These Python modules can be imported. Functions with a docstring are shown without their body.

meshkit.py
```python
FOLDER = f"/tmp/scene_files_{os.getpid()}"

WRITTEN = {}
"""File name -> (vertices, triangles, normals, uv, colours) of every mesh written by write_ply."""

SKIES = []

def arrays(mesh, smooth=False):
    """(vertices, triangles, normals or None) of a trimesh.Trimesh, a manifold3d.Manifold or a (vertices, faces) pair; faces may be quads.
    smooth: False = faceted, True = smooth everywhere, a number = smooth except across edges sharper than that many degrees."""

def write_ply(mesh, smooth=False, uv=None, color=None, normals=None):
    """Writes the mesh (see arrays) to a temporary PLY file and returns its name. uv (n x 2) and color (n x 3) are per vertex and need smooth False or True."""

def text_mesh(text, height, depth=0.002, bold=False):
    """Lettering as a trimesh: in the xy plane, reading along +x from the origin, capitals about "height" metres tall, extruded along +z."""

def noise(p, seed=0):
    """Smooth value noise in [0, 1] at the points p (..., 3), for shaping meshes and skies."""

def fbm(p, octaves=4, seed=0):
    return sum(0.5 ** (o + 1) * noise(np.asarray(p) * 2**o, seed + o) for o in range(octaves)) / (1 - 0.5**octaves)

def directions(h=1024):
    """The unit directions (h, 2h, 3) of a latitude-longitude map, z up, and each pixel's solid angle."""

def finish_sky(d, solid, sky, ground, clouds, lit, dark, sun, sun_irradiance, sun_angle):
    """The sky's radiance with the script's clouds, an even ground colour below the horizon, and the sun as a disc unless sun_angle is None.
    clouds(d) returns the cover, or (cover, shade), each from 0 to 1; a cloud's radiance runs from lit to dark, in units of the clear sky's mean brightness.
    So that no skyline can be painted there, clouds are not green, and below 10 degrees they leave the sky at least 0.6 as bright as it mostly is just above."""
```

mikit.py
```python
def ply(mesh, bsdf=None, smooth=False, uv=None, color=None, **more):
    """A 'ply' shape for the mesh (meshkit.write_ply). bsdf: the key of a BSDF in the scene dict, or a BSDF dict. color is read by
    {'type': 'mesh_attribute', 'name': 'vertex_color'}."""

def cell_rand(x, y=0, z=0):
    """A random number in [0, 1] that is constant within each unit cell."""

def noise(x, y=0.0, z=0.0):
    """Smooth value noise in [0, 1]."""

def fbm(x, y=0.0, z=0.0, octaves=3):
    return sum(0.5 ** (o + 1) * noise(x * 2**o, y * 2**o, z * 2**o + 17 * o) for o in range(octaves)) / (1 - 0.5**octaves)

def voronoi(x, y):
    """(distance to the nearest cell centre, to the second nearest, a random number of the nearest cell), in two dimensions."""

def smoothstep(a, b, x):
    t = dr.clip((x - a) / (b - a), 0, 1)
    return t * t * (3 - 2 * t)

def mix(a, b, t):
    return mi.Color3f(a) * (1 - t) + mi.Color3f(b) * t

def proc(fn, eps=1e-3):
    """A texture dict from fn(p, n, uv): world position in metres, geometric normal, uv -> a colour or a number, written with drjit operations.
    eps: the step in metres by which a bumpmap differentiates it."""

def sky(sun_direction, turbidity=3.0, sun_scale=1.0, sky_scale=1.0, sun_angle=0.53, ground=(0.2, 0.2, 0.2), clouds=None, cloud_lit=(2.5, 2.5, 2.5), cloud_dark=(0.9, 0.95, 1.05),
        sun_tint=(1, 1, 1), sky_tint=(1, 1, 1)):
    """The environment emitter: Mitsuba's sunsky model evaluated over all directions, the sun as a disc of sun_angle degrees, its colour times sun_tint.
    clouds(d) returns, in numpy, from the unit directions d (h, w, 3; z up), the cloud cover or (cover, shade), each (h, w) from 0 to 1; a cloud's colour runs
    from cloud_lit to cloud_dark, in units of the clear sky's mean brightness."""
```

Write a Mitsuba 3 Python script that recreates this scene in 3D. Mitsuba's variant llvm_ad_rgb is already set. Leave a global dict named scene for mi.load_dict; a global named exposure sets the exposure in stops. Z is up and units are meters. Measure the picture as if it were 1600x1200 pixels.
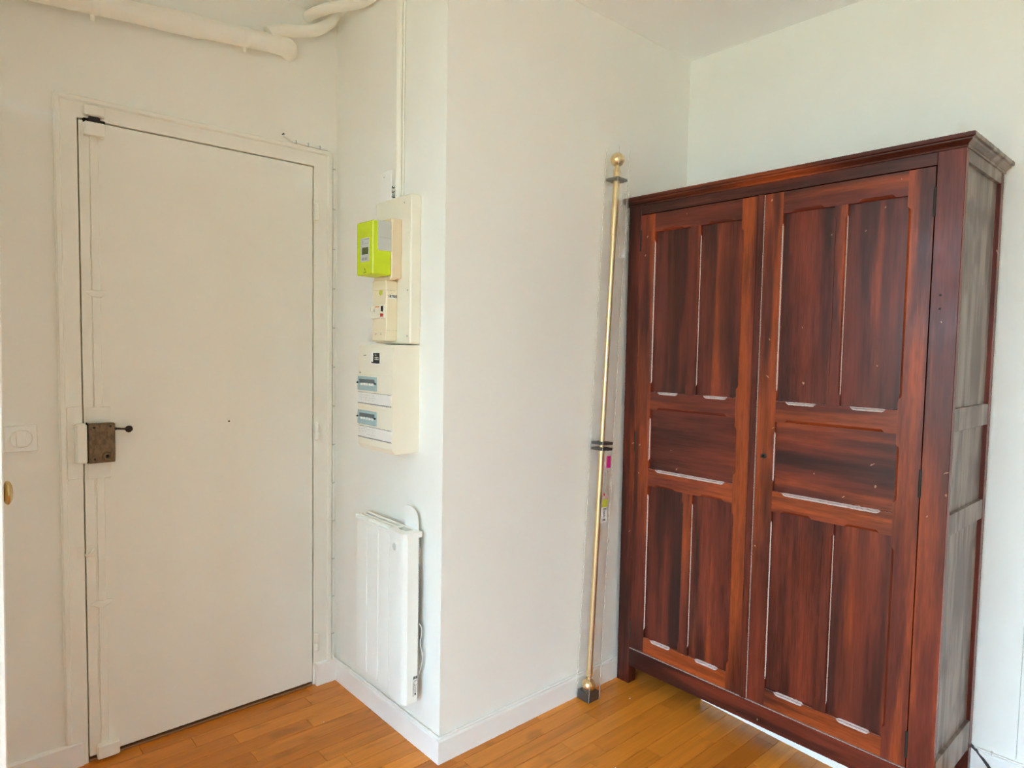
import math, random
import numpy as np
import trimesh, manifold3d
import drjit as dr
import mitsuba as mi
import mikit, meshkit
from mikit import proc, noise, fbm, smoothstep, mix, cell_rand, voronoi

random.seed(7)
rng = np.random.default_rng(7)
scene, labels = {}, {}

# ---------------------------------------------------------------- camera
CAM = np.array([-1.23289, -1.71263, 1.36495])
FOC = 1033.46                                     # focal length in pixels of the 1600 px wide frame
yaw, pitch, roll = np.radians([48.3308, -3.2079, 1.0132])
fw = np.array([math.cos(yaw) * math.cos(pitch), math.sin(yaw) * math.cos(pitch), math.sin(pitch)])
rt = np.array([math.sin(yaw), -math.cos(yaw), 0.0])
up = np.cross(rt, fw)
rt, up = math.cos(roll) * rt + math.sin(roll) * up, -math.sin(roll) * rt + math.cos(roll) * up
M = np.eye(4)
M[:3, 0], M[:3, 1], M[:3, 2], M[:3, 3] = -rt, up, fw, CAM
scene['camera'] = {'type': 'perspective', 'fov_axis': 'x', 'fov': math.degrees(2 * math.atan(800 / FOC)),
                   'near_clip': 0.02, 'far_clip': 100.0, 'to_world': mi.ScalarTransform4f(M.tolist())}
# ---------------------------------------------------------------- daylight: an overcast sky through the tall window on the left, outside the frame
exposure = 3.30
scene['sky'] = mikit.sky((0.5, 0.5, 0.7), turbidity=4.0, sun_scale=0.0, sky_scale=1.0, ground=(0.46, 0.40, 0.28),
                         clouds=lambda d: 0.92 + 0 * d[..., 2], cloud_lit=(5.2, 7.75, 9.8), sky_tint=(1.0, 1.0, 1.0))

# ---------------------------------------------------------------- sizes (metres)
D = 0.7296          # the entrance door's wall
L = 1.3018          # right wall
H = 2.6222          # ceiling
XL, YF = -3.6, -3.4  # walls behind the camera
HB = 0.080          # skirting height

# ---------------------------------------------------------------- materials
def pr(color, rough=0.5, spec=0.5, **kw):
    c = color if isinstance(color, dict) else {'type': 'rgb', 'value': list(color)}
    return {'type': 'twosided', 'b': {'type': 'principled', 'base_color': c, 'roughness': rough, 'specular': spec, **kw}}

def srgb(r, g, b):
    return tuple((c / 255 / 12.92 if c / 255 <= 0.04045 else ((c / 255 + 0.055) / 1.055) ** 2.4) for c in (r, g, b))

def wall_col(p, n, uv):
    f = fbm(p.x * 1.7 + 3, p.y * 1.7, p.z * 1.7, 3)
    return mix((0.800, 0.790, 0.735), (0.835, 0.828, 0.780), f)

def wood_col(p, n, uv):
    """Old red-brown varnish over hardwood; uv.x < 0.5: grain upright, else along the front; uv.y: the piece's tone."""
    horiz = uv.x > 0.5
    seed = uv.y * 37.0
    a = dr.select(horiz, p.y + p.x, p.z)          # along the grain
    b = dr.select(horiz, p.z, p.y + p.x)
    streak = fbm(a * 1.6 + seed, b * 30.0, seed, 4)
    fine = 0.5 * fbm(a * 6.0 + seed * 3, b * 170.0, seed, 3) + 0.5 * fbm(a * 30.0 + seed, b * 330.0, seed + 5, 2)
    patch = fbm(a * 1.3 + seed * 5, b * 17.0 + seed, 4.0, 5)
    t = dr.clip(0.5 * streak + 0.5 * fbm(a * 2.3 + seed, b * 13.0, 9.0, 4), 0, 1)
    c = mix((0.048, 0.0105, 0.0065), (0.170, 0.027, 0.0125), smoothstep(0.27, 0.70, t))
    warm = smoothstep(0.50, 0.78, patch + (uv.y - 0.5) * 0.62)
    c = mix(c, mi.Color3f(0.43, 0.076, 0.013) * (0.7 + 0.6 * streak), warm * 0.62)
    dark = smoothstep(0.54, 0.76, fbm(a * 1.3 + seed * 2 + 40, b * 16.0 + seed, 1.0, 5) - (uv.y - 0.5) * 0.42)
    c = mix(c, mi.Color3f(0.026, 0.0075, 0.0060), dark * 0.75)
    c = c * (0.36 + 0.98 * fine)
    d1, _, r = voronoi(p.y * 24 + seed + noise(p.z * 40), p.z * 17 + p.x * 11)
    nick = dr.select((r > 0.93) & (d1 < 0.03 + 0.06 * noise(p.z * 90, p.y * 90)), 1.0, 0.0)
    return mix(c, mi.Color3f(0.50, 0.27, 0.17), nick * 0.6)

def wood_rough(p, n, uv):
    return 0.22 + 0.18 * fbm(p.x * 14, p.y * 14, p.z * 9, 3)

def side_col(p, n, uv):
    f = fbm(p.x * 30, p.y * 30, p.z * 3.0, 4)
    g = fbm(p.x * 11, p.y * 11, p.z * 9.0, 3)
    c = mix((0.10, 0.070, 0.055), (0.22, 0.175, 0.145), smoothstep(0.3, 0.7, f))
    return mix(c, mi.Color3f(0.075, 0.045, 0.035), smoothstep(0.55, 0.75, g) * 0.6)

def floor_col(p, n, uv):
    s = uv.y * 53.0
    g = fbm(p.x * 2.2 + s, p.y * 55.0, s, 4)
    fine = fbm(p.x * 12.0 + s, p.y * 260.0, s, 2)
    blot = fbm(p.x * 7 + s, p.y * 16 + s, 2.0, 3)
    base = mix((0.45, 0.135, 0.013), (0.70, 0.250, 0.030), uv.x)
    c = base * (0.72 + 0.38 * g + 0.18 * fine)
    c = mix(c, mi.Color3f(0.17, 0.055, 0.014), smoothstep(0.64, 0.82, blot) * 0.28)
    return c

def brass_rough(p, n, uv):
    return 0.24 + 0.12 * fbm(p.x * 60, p.y * 60, p.z * 14, 2)

def lock_col(p, n, uv):
    f = fbm(p.x * 160, p.y * 60, p.z * 70, 4)
    return mix((0.105, 0.066, 0.033), (0.175, 0.110, 0.055), smoothstep(0.3, 0.7, f))

MATS = {
    'paint_wall': pr(proc(wall_col), 0.62, 0.30),
    'paint_ceiling': pr((0.86, 0.865, 0.85), 0.8, 0.2),
    'paint_trim': pr((0.82, 0.815, 0.79), 0.32, 0.5),
    'paint_door': pr((0.80, 0.785, 0.72), 0.42, 0.45),
    'paint_pipe': pr((0.84, 0.82, 0.74), 0.38, 0.5),
    'wood_floor': pr(proc(floor_col), 0.30, 0.35),
    'wood_wardrobe': pr(proc(wood_col), proc(wood_rough), 0.34, clearcoat=0.06, clearcoat_gloss=0.9),
    'edge_highlight': pr((0.48, 0.385, 0.370), 0.3, 0.6),  # pale colour paints the daylight caught by the wardrobe's chamfers and ledges
    'wood_side': pr(proc(side_col), 0.42, 0.6),
    'wood_threshold': pr((0.24, 0.12, 0.05), 0.5),
    'gap_dark': pr((0.015, 0.012, 0.010), 0.8, 0.1),
    'iron_dark': pr((0.028, 0.020, 0.017), 0.6, 0.25),
    'lock_brown': pr(proc(lock_col), 0.42, 0.6, metallic=0.45),
    'brass': pr((0.80, 0.60, 0.30), proc(brass_rough), 0.5, metallic=1.0),
    'brass_knob': pr((0.66, 0.47, 0.20), 0.22, 0.5, metallic=1.0),
    'plastic_white': pr((0.83, 0.83, 0.80), 0.35),
    'plastic_radiator': pr((0.82, 0.83, 0.79), 0.38),
    'plastic_cream': pr((0.79, 0.745, 0.62), 0.40),
    'plastic_beige': pr((0.74, 0.62, 0.43), 0.42),
    'plastic_yellowed': pr((0.78, 0.69, 0.50), 0.42),
    'plastic_lime': pr((0.53, 0.66, 0.006), 0.38),
    'plastic_grey': pr((0.50, 0.52, 0.49), 0.4),
    'plastic_bluegrey': pr((0.34, 0.47, 0.50), 0.25),
    'plastic_slate': pr((0.10, 0.13, 0.145), 0.35),
    'lcd_green': pr((0.060, 0.085, 0.010), 0.2),
    'ink_black': pr((0.02, 0.02, 0.02), 0.6),
    'ink_grey': pr((0.32, 0.32, 0.31), 0.6),
    'ink_red': pr((0.50, 0.045, 0.03), 0.45),
    'ink_orange': pr((0.75, 0.20, 0.03), 0.5),
    'ink_magenta': pr((0.62, 0.03, 0.26), 0.45),
    'ink_pink': pr((0.72, 0.38, 0.42), 0.5),
    'ink_olive': pr((0.50, 0.52, 0.05), 0.5),
    'paper': pr((0.78, 0.77, 0.74), 0.6),
    'foam_black': pr((0.030, 0.030, 0.029), 0.7, 0.3),
    'foam_grey': pr((0.115, 0.110, 0.085), 0.7, 0.3),
    'rubber_black': pr((0.018, 0.018, 0.02), 0.4),
    'clear_sheet': {'type': 'thindielectric', 'int_ior': 1.5},
    'clear_fold': {'type': 'blendbsdf', 'weight': 0.30, 'a': {'type': 'thindielectric', 'int_ior': 1.5}, 'b': {'type': 'twosided', 'b': {'type': 'roughplastic', 'diffuse_reflectance': {'type': 'rgb', 'value': [0.8, 0.8, 0.8]}, 'alpha': 0.1}}},
    'clear_haze': {'type': 'blendbsdf', 'weight': 0.07, 'a': {'type': 'thindielectric', 'int_ior': 1.5}, 'b': {'type': 'twosided', 'b': {'type': 'roughplastic', 'diffuse_reflectance': {'type': 'rgb', 'value': [0.8, 0.8, 0.8]}, 'alpha': 0.1}}},
    'flap_white': {'type': 'principledthin', 'base_color': {'type': 'rgb', 'value': [0.82, 0.84, 0.82]}, 'roughness': 0.35, 'diff_trans': 0.7, 'spec_trans': 0.0},
}
for _k, _v in MATS.items():
    scene['mat_' + _k] = _v

# ---------------------------------------------------------------- mesh helpers
def fresh(key):
    if key not in scene:
        return key
    i = 1
    while f'{key}_{i:03d}' in scene:
        i += 1
    return f'{key}_{i:03d}'

def add(key, mesh, mat, smooth=False, uv=None, **lab):
    key = fresh(key)
    if isinstance(mesh, (list, tuple)) and len(mesh) and isinstance(mesh[0], trimesh.Trimesh):
        mesh = trimesh.util.concatenate(list(mesh))
    scene[key] = mikit.ply(mesh, 'mat_' + mat, smooth=smooth, uv=uv)
    if lab:
        labels[key] = lab
    return key

def struct(key, mesh, mat, smooth=False, uv=None):
    return add(key, mesh, mat, smooth, uv, kind='structure')

def hull(pts):
    return trimesh.convex.convex_hull(np.asarray(pts, float))

def box(lo, hi, b=0.0):
    """Box with chamfered edges."""
    lo, hi = np.minimum(lo, hi).astype(float), np.maximum(lo, hi).astype(float)
    if b <= 0:
        return trimesh.creation.box(bounds=[lo, hi])
    b = min(b, 0.45 * float((hi - lo).min()))
    pts = []
    for sx in (0, 1):
        for sy in (0, 1):
            for sz in (0, 1):
                c = np.where([sx, sy, sz], hi, lo)
                s = np.where([sx, sy, sz], -b, b)
                for k in range(3):
                    q = c + s
                    q[k] = c[k]
                    pts.append(q)
    return hull(pts)

def tag_uv(mesh, u, v):
    return np.tile([[u, v]], (len(mesh.vertices), 1))

def tube(points, r, sides=14, smooth_n=0):
    """Round tube with closed ends along the points; r may be one number or one per point."""
    p = np.asarray(points, float)
    r = np.broadcast_to(np.asarray(r, float), (len(p),)).copy()
    if smooth_n:
        from scipy.interpolate import CubicSpline, PchipInterpolator
        s = np.r_[0, np.cumsum(np.linalg.norm(np.diff(p, axis=0), axis=1) ** 0.6)]
        t = np.linspace(0, s[-1], smooth_n)
        r = np.interp(t, s, r)
        p = CubicSpline(s, p)(t) if len(p) > 2 else np.stack([np.interp(t, s, p[:, k]) for k in range(3)], 1)
    tg = np.gradient(p, axis=0)
    tg /= np.linalg.norm(tg, axis=1, keepdims=True)
    a = np.cross(tg[0], [0, 0, 1.0] if abs(tg[0][2]) < 0.9 else [1.0, 0, 0])
    a /= np.linalg.norm(a)
    A = []
    for k in range(len(p)):
        a = a - tg[k] * (a @ tg[k])
        a /= np.linalg.norm(a)
        A.append(a)
    A = np.array(A)
    B = np.cross(tg, A)
    th = np.arange(sides) * 2 * np.pi / sides
    v = (p[:, None] + r[:, None, None] * (np.cos(th)[None, :, None] * A[:, None] + np.sin(th)[None, :, None] * B[:, None])).reshape(-1, 3)
    f = []
    n = len(p)
    for i in range(n - 1):
        for j in range(sides):
            j2 = (j + 1) % sides
            f += [[i * sides + j, i * sides + j2, (i + 1) * sides + j2], [i * sides + j, (i + 1) * sides + j2, (i + 1) * sides + j]]
    v = np.vstack([v, p[0], p[-1]])
    for j in range(sides):
        j2 = (j + 1) % sides
        f += [[n * sides, j2, j], [n * sides + 1, (n - 1) * sides + j, (n - 1) * sides + j2]]
    return trimesh.Trimesh(v, np.array(f), process=False)

def lathe(profile, base, axis, sides=28):
    """profile: (radius, height) pairs from the bottom up, around the axis through base."""
    prof = np.asarray(profile, float)
    ax = np.asarray(axis, float) / np.linalg.norm(axis)
    a = np.cross(ax, [0, 1.0, 0] if abs(ax[1]) < 0.9 else [1.0, 0, 0])
    a /= np.linalg.norm(a)
    b = np.cross(ax, a)
    th = np.arange(sides) * 2 * np.pi / sides
    ring = np.cos(th)[:, None] * a + np.sin(th)[:, None] * b
    v = (np.asarray(base, float) + prof[:, 1][:, None, None] * ax + prof[:, 0][:, None, None] * ring[None]).reshape(-1, 3)
    f = []
    for i in range(len(prof) - 1):
        for j in range(sides):
            j2 = (j + 1) % sides
            f += [[i * sides + j, i * sides + j2, (i + 1) * sides + j2], [i * sides + j, (i + 1) * sides + j2, (i + 1) * sides + j]]
    return trimesh.Trimesh(v, np.array(f), process=False)

def prism(poly, h0, h1, axis=2, b=0.0):
    """Extrude a polygon [(u, v)] along an axis: 0 -> (u,v) = (y,z); 1 -> (x,z); 2 -> (x,y)."""
    from shapely.geometry import Polygon
    m = trimesh.creation.extrude_polygon(Polygon(poly), h1 - h0, engine='earcut')
    v = np.array(m.vertices)
    v[:, 2] += h0
    if axis == 0:
        v = v[:, [2, 0, 1]]
    elif axis == 1:
        v = v[:, [0, 2, 1]]
    m = trimesh.Trimesh(v, m.faces, process=False)
    m.fix_normals()
    return m

def profile_run(path, prof, closed=False):
    """Sweep a profile [(out, z)] along a plan polyline [(x, y)], mitred; "out" is to the right of the walking direction."""
    path = np.asarray(path, float)
    prof = np.asarray(prof, float)
    n = len(path)
    dirs = np.diff(path, axis=0)
    dirs /= np.linalg.norm(dirs, axis=1, keepdims=True)
    nor = np.stack([dirs[:, 1], -dirs[:, 0]], 1)
    offs = []
    for i in range(n):
        if i == 0:
            offs.append(nor[0])
        elif i == n - 1:
            offs.append(nor[-1])
        else:
            m = nor[i - 1] + nor[i]
            offs.append(m / (m @ nor[i]))
    v = np.array([[path[i, 0] + offs[i][0] * o, path[i, 1] + offs[i][1] * o, z] for i in range(n) for o, z in prof])
    k = len(prof)
    f = []
    for i in range(n - 1):
        for j in range(k):
            j2 = (j + 1) % k
            f += [[i * k + j, i * k + j2, (i + 1) * k + j2], [i * k + j, (i + 1) * k + j2, (i + 1) * k + j]]
    from shapely.geometry import Polygon
    import mapbox_earcut as ec
    tri = ec.triangulate_float64(prof.astype(np.float64), np.array([k], np.uint32)).reshape(-1, 3)
    f += [list(t) for t in tri] + [[(n - 1) * k + a for a in t[::-1]] for t in tri]
    m = trimesh.Trimesh(v, np.array(f), process=False)
    m.fix_normals()
    return m

def text_on(text, height, origin, ex, ey, bold=False, depth=0.0004):
    """Lettering starting at origin, reading along ex with its top towards ey, raised by depth."""
    m = meshkit.text_mesh(text, height, depth, bold)
    ex, ey = np.asarray(ex, float), np.asarray(ey, float)
    ez = np.cross(ex, ey)
    v = np.asarray(origin, float) + m.vertices[:, :1] * ex + m.vertices[:, 1:2] * ey + m.vertices[:, 2:] * ez
    return trimesh.Trimesh(v, m.faces, process=False)

# ================================================================= THE SETTING
def plank_floor():
    w, rows = 0.070, []
    y = D + 0.0
    near, far, far_uv = [], [], []
    r = random.Random(11)
    sub = box([XL - 0.1, YF - 0.1, -0.12], [L + 0.1, D + 0.1, -0.0085])
    struct('floor', sub, 'gap_dark')
    while y > YF:
        y0, y1 = max(y - w, YF), y
        x = XL - r.random() * 0.5
        while x < L:
            ln = 0.32 + r.random() * 0.42
            a, b_ = max(x, XL), min(x + ln, L)
            tone = min(1, max(0, r.gauss(0.58, 0.20)))
            if r.random() < 0.07:
                tone = 0.0
            sd = r.random()
            if b_ - a > 0.03:
                g = 0.0005
                zt = r.uniform(-0.0002, 0.0002)
                m = box([a + g, y0 + g, -0.010], [b_ - g, y1 - g, zt], 0.0007)
                seen = (b_ + 1.13 * y1 > -0.30) and not (y0 > 0.0 and a > 0.0)
                if seen:
                    add('floor__plank', m, 'wood_floor', uv=tag_uv(m, tone, sd))
                else:
                    far.append(m)
                    far_uv.append(tag_uv(m, tone, sd))
            x += ln
        y -= w
    k = add('floor__plank_field', trimesh.util.concatenate(far), 'wood_floor', uv=np.vstack(far_uv))
    labels[k] = {'kind': 'stuff', 'label': 'further oak planks beyond the frame'}

plank_floor()
struct('ceiling', box([XL - 0.1, YF - 0.1, H], [L + 0.1, D + 0.2, H + 0.1]), 'paint_ceiling')
# entrance wall with the door opening (a closed niche behind the leaf)
DX0, DX1, DZ = -0.8665, -0.0995, 2.0425
struct('wall_door', [box([XL, D, 0], [DX0, D + 0.07, H]), box([DX1, D, 0], [0.1, D + 0.07, H]), box([DX0, D, DZ], [DX1, D + 0.07, H]),
                     box([XL, D + 0.07, 0], [0.1, D + 0.15, H])], 'paint_wall')
struct('wall_jut', prism([(0, 0), (0.10, 0.10), (0.10, D), (0, D)], 0, H), 'paint_wall')
struct('wall_back', prism([(0, 0), (L, 0), (L, 0.10), (0.10, 0.10)], 0, H), 'paint_wall')
struct('wall_right', box([L, YF - 0.1, 0], [L + 0.1, 0.1, H]), 'paint_wall')

def holed(axis, lo, hi, u0, u1, holes):
    """Wall slab between lo and hi on its axis, from u0 to u1, with window holes (ua, ub, za, zb)."""
    out = []
    cuts = sorted(holes)
    at = u0
    def b(ua, ub, za, zb):
        if ub - ua > 1e-6 and zb - za > 1e-6:
            p, q = [0, 0, za], [0, 0, zb]
            p[axis], q[axis] = lo, hi
            p[1 - axis], q[1 - axis] = ua, ub
            out.append(box(p, q))
    for ua, ub, za, zb in cuts:
        b(at, ua, 0, H)
        b(ua, ub, 0, za)
        b(ua, ub, zb, H)
        at = ub
    b(at, u1, 0, H)
    return out

WIN_L = (-3.25, 0.40, 0.10, 2.52)
struct('wall_left', holed(0, XL - 0.1, XL, YF - 0.1, D + 0.15, [WIN_L]), 'paint_wall')
struct('wall_front', holed(1, YF - 0.1, YF, XL, L, []), 'paint_wall')

def window_frame(name, axis, at, ua, ub, za, zb):
    bars = []
    def b(u0, u1, z0, z1):
        p, q = [0, 0, z0], [0, 0, z1]
        p[axis], q[axis] = at - 0.06, at - 0.02
        p[1 - axis], q[1 - axis] = u0, u1
        bars.append(box(p, q, 0.004))
    w = 0.05
    b(ua, ua + w, za, zb); b(ub - w, ub, za, zb); b(ua, ub, za, za + w); b(ua, ub, zb - w, zb)
    b((ua + ub) / 2 - w / 2, (ua + ub) / 2 + w / 2, za, zb)
    struct(name, bars, 'paint_trim')

window_frame('window_1', 0, XL, *WIN_L)

struct('wall_hairline_4', box([L - 0.0012, -1.2790, 0.10], [L + 0.002, -1.2765, 0.95]), 'plastic_grey')  # dark vertical hairline in the wall, drawn as a thin grey strip
# skirting boards
SK = [(0, 0.0), (0.013, 0.0), (0.013, HB - 0.006), (0.008, HB), (0, HB)]
struct('baseboard_jut', profile_run([(0.0, D), (0.0, 0.0), (L, 0.0)][:2][::1] + [(0.0002, -0.0)][:0], SK), 'paint_trim')
struct('baseboard_back', profile_run([(-0.013, 0.0), (L, 0.0)], SK), 'paint_trim')
struct('baseboard_right', profile_run([(L, -0.013), (L, YF)], [(a, z * 1.08) for a, z in SK]), 'paint_trim')
struct('baseboard_door', profile_run([(XL, D), (-0.879, D)], SK), 'paint_trim')
struct('baseboard_hinge', profile_run([(-0.0925, D), (-0.013, D)], [(0, 0.0), (0.022, 0.0), (0.022, 0.085), (0.016, 0.09), (0, 0.09)]), 'paint_trim')

# door casing: flat board with a raised outer bead
def casing():
    f, bd = D - 0.010, D - 0.019
    z1 = 2.107
    struct('trim_1', [box([-0.912, f, 0.0], [-0.8665, D + 0.02, z1 - 0.012], 0.001), box([-0.927, bd, 0.082], [-0.909, D + 0.01, z1 - 0.001], 0.004),
                      box([-0.0995, f, 0.088], [-0.040, D + 0.02, z1 - 0.012], 0.001), box([-0.046, bd, 0.088], [-0.027, D + 0.01, z1 - 0.001], 0.004),
                      box([-0.912, f, 2.0425], [-0.040, D + 0.02, z1 - 0.012], 0.001), box([-0.927, bd, z1 - 0.018], [-0.027, D + 0.01, z1], 0.004)], 'paint_door')
    struct('trim_2', box([DX0 + 0.002, D - 0.006, 0.0], [DX1 - 0.002, D + 0.068, 0.007], 0.002), 'wood_threshold')
casing()

# entrance door
def entrance_door():
    y = D - 0.006
    k = struct('door_1', box([-0.8625, y, 0.017], [-0.1035, D + 0.045, 2.0385], 0.0015), 'paint_door')
    P = 'door_1__'
    def pt(name, lo, hi, mat='paint_door', b=0.0012, **lab):
        return add(P + name, box(lo, hi, b), mat, **lab)
    pt('edge_strip', [-0.8625, y - 0.0030, 0.02], [-0.836, y + 0.001, 2.036])
    # bolt bar in two runs, above and below the lock
    pt('bolt_bar', [-0.8335, y - 0.0055, 1.150], [-0.8115, y + 0.001, 1.992])
    pt('bolt_bar', [-0.8310, y - 0.0055, 0.048], [-0.8090, y + 0.001, 0.925])
    pt('bolt_box', [-0.850, y - 0.026, 1.991], [-0.7945, y + 0.001, 2.032], b=0.003)
    pt('bolt_box', [-0.844, y - 0.026, 0.010], [-0.7815, y + 0.001, 0.054], b=0.003)
    pt('bolt_recess', [-0.851, y - 0.008, 2.0325], [-0.792, y + 0.02, 2.0445], 'gap_dark')
    pt('bolt_tongue', [-0.838, y - 0.014, 2.028], [-0.806, y - 0.006, 2.050], 'iron_dark')
    pt('bolt_keeper', [-0.851, D - 0.028, 2.052], [-0.793, D - 0.009, 2.083], b=0.003)
    # guides round the bar
    for z in (1.507, 0.513):
        m = lathe([(0.0, 0.0), (0.030, 0.0), (0.030, 0.0010), (0.024, 0.003), (0.0, 0.003)], [-0.821, y - 0.004, z], [0, -1, 0], 24)
        v = np.array(m.vertices); v[:, 2] = z + (v[:, 2] - z) * 0.40 + np.abs(v[:, 0] + 0.821) * 0.20
        add(P + 'guide', trimesh.Trimesh(v, m.faces, process=False), 'paint_door', smooth=30)
    # lock plate, lock case, keyed knob
    pt('lock_plate', [-0.855, y - 0.0055, 0.923], [-0.790, y + 0.001, 1.152])
    k = pt('lock', [-0.8560, y - 0.034, 0.977], [-0.7825, y - 0.005, 1.1015], 'lock_brown', 0.0025, label='worn brown metal rim lock')
    add(k + '__cylinder', lathe([(0.0135, 0), (0.0135, 0.004), (0.011, 0.006), (0.0085, 0.006), (0.008, 0.004), (0.0, 0.004)], [-0.806, y - 0.034, 0.997], [0, -1, 0], 24), 'lock_brown', smooth=30)
    add(k + '__keyhole', lathe([(0.0048, 0), (0.0048, 0.0052), (0, 0.0052)], [-0.806, y - 0.034, 0.997], [0, -1, 0], 16), 'gap_dark')
    for dx, dz in ((0.016, -0.012), (0.060, -0.010), (0.016, -0.112)):
        add(k + '__screw', lathe([(0.0035, 0), (0.003, 0.001), (0, 0.0012)], [-0.856 + dx, y - 0.034, 1.1015 + dz], [0, -1, 0], 12), 'iron_dark', smooth=30)
    add(k + '__pull', trimesh.util.concatenate([tube([(-0.784, y - 0.022, 1.0825), (-0.776, y - 0.024, 1.0815), (-0.758, y - 0.026, 1.080), (-0.752, y - 0.026, 1.0795)], [0.0055, 0.0032, 0.0030, 0.004], 12, 10),
        trimesh.creation.icosphere(2, 0.0112).apply_scale([1, 0.75, 1]).apply_translation([-0.7425, y - 0.026, 1.0785])]), 'iron_dark', smooth=40, label='black ball-ended pull')
    add(k + '__latch_gap', box([-0.8585, y - 0.032, 0.978], [-0.8558, y - 0.006, 1.104]), 'gap_dark')
    # keeper on the frame
    pt('strike_plate', [-0.908, D - 0.0135, 0.927], [-0.8665, D - 0.009, 1.155])
    pt('strike_box', [-0.8895, D - 0.042, 0.978], [-0.8585, D - 0.010, 1.103], b=0.005)
    # hook and eye
    add(P + 'hook', tube([(-0.869, D - 0.013, 0.686), (-0.860, D - 0.020, 0.683), (-0.850, D - 0.018, 0.689), (-0.838, y - 0.006, 0.700)], 0.0035, 10, 14), 'paint_door', smooth=True)
    pt('hook_plate', [-0.859, y - 0.0045, 0.672], [-0.834, y, 0.712])
    pt('hook_plate', [-0.886, D - 0.0115, 0.675], [-0.868, D - 0.009, 0.712])
    # hinges
    for z in (1.868, 1.022, 0.180):
        h = add(P + 'hinge', lathe([(0, -0.036), (0.006, -0.035), (0.0098, -0.030), (0.0098, -0.0018), (0.0075, -0.0012), (0.0075, 0.0012), (0.0098, 0.0018), (0.0098, 0.030), (0.006, 0.035), (0, 0.036)],
                                [-0.0940, D - 0.021, z], [0, 0, 1], 18), 'paint_door', smooth=35)
    add(P + 'peg_hole', lathe([(0.003, 0), (0.003, 0.0006), (0, 0.0006)], [-0.420, y, 1.081], [0, -1, 0], 12), 'gap_dark')
entrance_door()

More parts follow.
